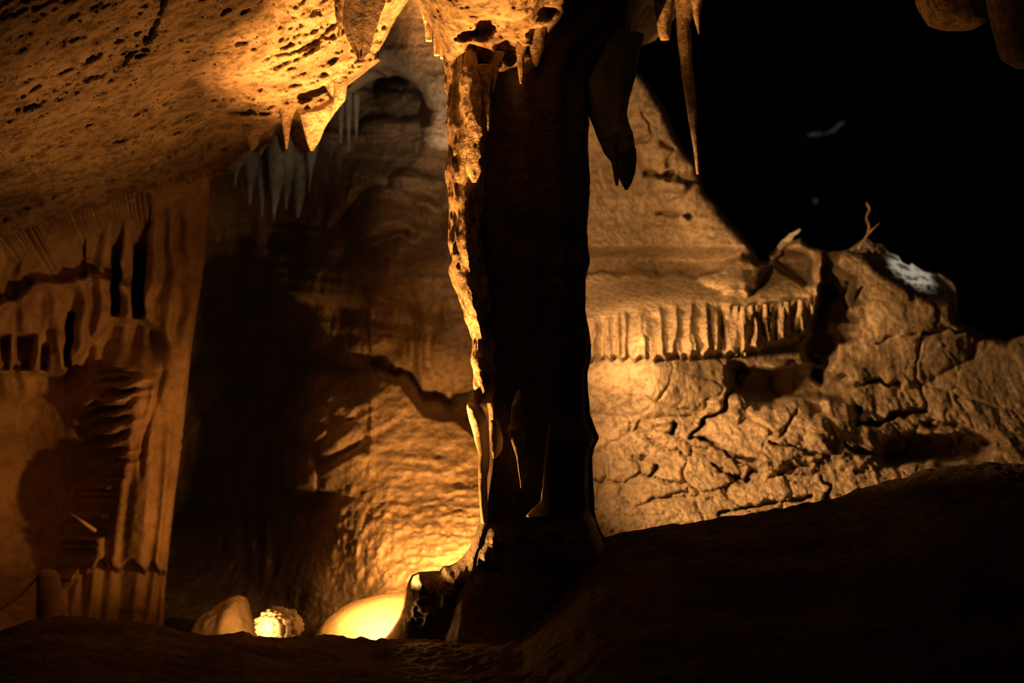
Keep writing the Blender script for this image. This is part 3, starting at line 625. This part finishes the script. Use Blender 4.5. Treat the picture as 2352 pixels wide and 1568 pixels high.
# ------------------------------------------------------------------ calcite on the right skyline
def crust():
    def dep(px, py):
        Y = 9.55 - 0.004 * (py - curve([(1920, 582), (1990, 544), (2042, 580), (2094, 608), (2198, 660)])(px)); X, _, Z = P(px, py, Y)
        d1, _ = worley(X, Y, Z, 15, 600)
        return Y + 0.09 * d1 - 0.05 * ridged(X, Y, Z, 12, 4, 601)
    top = [(1920, 582), (1950, 572), (1972, 556), (1990, 544), (2004, 556), (2030, 560), (2042, 580), (2062, 586), (2072, 602), (2090, 612), (2094, 604), (2104, 612), (2124, 624), (2160, 628), (2184, 640), (2196, 655), (2198, 676)]
    pl = top + [(2200, 760), (2130, 740), (2060, 690), (2000, 650), (1940, 620)]
    o = sheet('calcite_crust', (1915, 2205, 540, 765), 1.5, dep, M_white, pl, [(top, 4, .03)], 0.08)
    tag(o, 'white crumbly calcite crust along the skyline ridge', 'calcite crust')
crust()
tag(tube('calcite_shard', [(1768, 592, 9.2), (1800, 560, 9.2), (1838, 526, 9.2)], [0.012, 0.022, 0.012], M_white, namp=0.02), 'white calcite shard leaning on the ridge left of the crust', 'calcite shard')
tag(tube('helictite', [(1960, 575, 9.2), (1990, 545, 9.2), (1998, 520, 9.2), (1988, 500, 9.2), (1998, 480, 9.2), (1990, 465, 9.2)], [0.008, 0.007, 0.007, 0.008, 0.006, 0.003], M_col, namp=0.006), 'upright twisted helictite above the white crust', 'helictite')
tag(tube('helictite', [(1970, 572, 9.1), (1995, 535, 9.1), (2020, 512, 9.1)], [0.008, 0.006, 0.003], M_col, namp=0.006), 'short straight helictite slanting right above the crust', 'helictite')
def fy(x, y): return float(far_depth(np.array([float(x)]), np.array([float(y)]))[0]) - 0.03
tag(tube('calcite_streak', [(x, y, fy(x, y)) for x, y in ((1858, 312), (1874, 308), (1890, 308), (1902, 305), (1915, 302), (1924, 292), (1930, 284), (1938, 282))], [0.03, 0.02, 0.01, 0.01, 0.02, 0.025, 0.03, 0.01], M_white, namp=0.07, seed=2), 'pale forked calcite streak far off in the black void', 'calcite streak')
tag(blob('calcite_nodule', 1873, 462, fy(1873, 462), 5, 5, M_white, n=24, flat=False), 'single tiny white nodule in the black void', 'calcite nodule')
# drips fringing the sill
for i, (x, lean) in enumerate(((1672, 4), (1690, 2), (1706, 5), (1724, 1), (1741, -3), (1757, 0), (1774, -6), (1790, -9), (1806, -4), (1822, -10), (1838, -14))):
    yt, yb = float(lipy_(x)) + 14, float(bot_(x)) - 4 + (i * 37 % 11)
    Yq = float(right_depth(np.array([float(x)]), np.array([yt + 30.0]))[0]) + 0.0
    stal([(yt, x - 5, x + 5), (yt + 25, x - 7, x + 7), ((yt + yb) / 2, x + lean / 2 - 5, x + lean / 2 + 5), (yb - 14, x + lean - 4, x + lean + 4), (yb, x + lean - 2, x + lean + 2)], Yq, 'small pale stalactite in the fringe under the smooth rock sill', M_right, 'stalactites fringing the rock sill', seg=18, namp=0.004)
# ------------------------------------------------------------------ things on the cave floor
def mshape(sx, sy, sz): return 1 - 0.25 * np.clip(sx, 0, 1) * (1 - sz)
tag(blob('calcite_mound', 925, 1490, 6.8, 205, 124, M_wet, 0.42, n=120, namp=0.02, nf=4, seed=5), 'low glowing yellow calcite mound left of the column base', 'mound')
tag(blob('stalagmite', 515, 1465, 6.9, 100, 95, M_flow, 0.26, n=110, namp=0.04, nf=6, seed=8, shape=lambda sx, sy, sz: 0.82 + 0.22 * np.exp(-((sx - 0.35) / 0.3) ** 2 - ((sz - 0.9) / 0.35) ** 2) - 0.12 * np.exp(-((sx + 0.6) / 0.4) ** 2) * (sz > 0) + 0.15 * np.exp(-((sx - 0.15) / 0.16) ** 2 - ((sz - 0.5) / 0.3) ** 2) * (sy < 0)), 'rounded tan stalagmite with a lit nose right of the left wall', 'stalagmite')
tag(blob('popcorn_rock', 640, 1438, 6.55, 50, 42, M_white, 0.12, n=140, namp=0.02, nf=10, seed=12, knob=0.03, kf=38), 'bright knobbly rock standing on the floor beside the mound', 'rock')
stal([(1308, 100, 122), (1320, 88, 134), (1345, 84, 140), (1390, 84, 148), (1440, 88, 165)], 7.3, 'squat round-topped stalagmite at the foot of the left wall', M_left, name='stalagmite', cat='stalagmite')
tag(tube('helictite', [(160, 1178, 7.55), (190, 1198, 7.5), (218, 1218, 7.6)], [0.003, 0.009, 0.012], M_flow), 'pale spike sticking out of the left wall', 'helictite')
tag(tube('rim_ridge', [(0, 1400, 7.3), (50, 1365, 7.3), (80, 1330, 7.3), (112, 1308, 7.3), (130, 1318, 7.3), (136, 1345, 7.3)], [0.007] * 6, M_flow), 'thin pale ridge, the lit rim of the squat stalagmite built as a tube', 'rim_ridge')  # pale tube modelled for the lit rim along the stalagmite's ridge

# ------------------------------------------------------------------ light: spots at inferred lamps, plus a few unseen fill spots added
def spot(name, pos, target, power, color, angle, blend=0.5, radius=0.03):
    l = bpy.data.lights.new(name, 'SPOT'); l.energy = power; l.color = color; l.spot_size = math.radians(angle); l.spot_blend = blend; l.shadow_soft_size = radius
    o = bpy.data.objects.new(name, l); COL.objects.link(o); o.location = pos
    o.rotation_euler = (Vector(target) - Vector(pos)).to_track_quat('-Z', 'Y').to_euler(); return o
AMB = (1.0, 0.40, 0.085); AMB2 = (1.0, 0.49, 0.17)
LA = V(893, 1335, 6.2)
spot('floor_lamp_up', LA, V(930, 120, 6.85), 3200, AMB, 48, 1.0)
spot('floor_lamp_ceiling', LA, V(500, 200, 6.4), 180, AMB, 75, 1.0)
spot('floor_lamp_column', LA, V(1075, 640, 6.1), 900, AMB, 50, 0.6)
spot('floor_lamp_base', V(893, 1335, 6.3), V(1060, 1150, 5.95), 110, AMB, 72, 0.5)
spot('crown_fill', V(905, 1340, 5.6), V(1150, 85, 5.65), 900, AMB, 12, 0.7)  # unseen spot added low in front to brighten the hanging rock
spot('facet_fill', V(880, 1400, 6.2), V(945, 1400, 5.9), 8, AMB, 45, 0.5)  # small unseen spot added to light the skirt facets
spot('floor_lamp_wall', V(1005, 1345, 6.85), V(975, 1180, 8.3), 190, AMB, 56, 0.8)
spot('floor_lamp_left', LA, V(400, 1100, 7.8), 85, (1, .36, .06), 44, 0.9)
spot('floor_lamp_pipes', LA, V(150, 680, 7.8), 45, (1, .42, .1), 36, 0.9)
spot('floor_lamp_mound', LA, V(870, 1460, 6.75), 110, AMB, 60, 0.6)
spot('floor_lamp_small', V(588, 1440, 6.35), V(650, 1420, 6.8), 7, AMB, 100, 0.5)
spot('column_lamp_right', V(1190, 820, 6.5), V(2352, 840, 8.4), 400, AMB2, 105, 1.0)
spot('column_lamp_high', V(1220, 520, 6.4), V(1600, 460, 9.0), 170, AMB2, 90, 1.0)
spot('ridge_lamp', V(2200, 180, 8.7), V(2092, 622, 9.5), 48, (1, 0.88, 0.68), 15, 0.6)
spot('void_fill', V(1600, 100, 19), V(1890, 350, 24), 60, (1, 0.95, 0.8), 30, 0.6)  # unseen spot added so the distant white calcite shows
spot('far_lamp', V(1010, 520, 7.6), V(950, 200, 8.6), 22, (1, 0.7, 0.42), 75, 0.9)
spot('curtain_fill', V(800, 640, 7.9), V(650, 400, 8.7), 3.5, (1, 0.85, 0.6), 50, 0.9)  # unseen spot added to lift the grey curtain out of the dark
sc = bpy.context.scene
w = bpy.data.worlds.new('World'); bpy.context.scene.world = w; w.use_nodes = True
w.node_tree.nodes['Background'].inputs[0].default_value = (0.9, 0.6, 0.25, 1); w.node_tree.nodes['Background'].inputs[1].default_value = 0.0035

cam = bpy.data.cameras.new('Camera'); co = bpy.data.objects.new('Camera', cam); COL.objects.link(co)
co.location = (0, 0, CH); co.rotation_euler = (math.radians(90), 0, 0); cam.lens = 50; cam.sensor_width = 36
cam.dof.use_dof = True; cam.dof.focus_distance = 5.9; cam.dof.aperture_fstop = 1.7
sc = bpy.context.scene; sc.camera = co
sc.view_settings.view_transform = 'Standard'; sc.view_settings.look = 'None'; sc.view_settings.exposure = 0; sc.view_settings.gamma = 1; sc.view_settings.use_curve_mapping = False
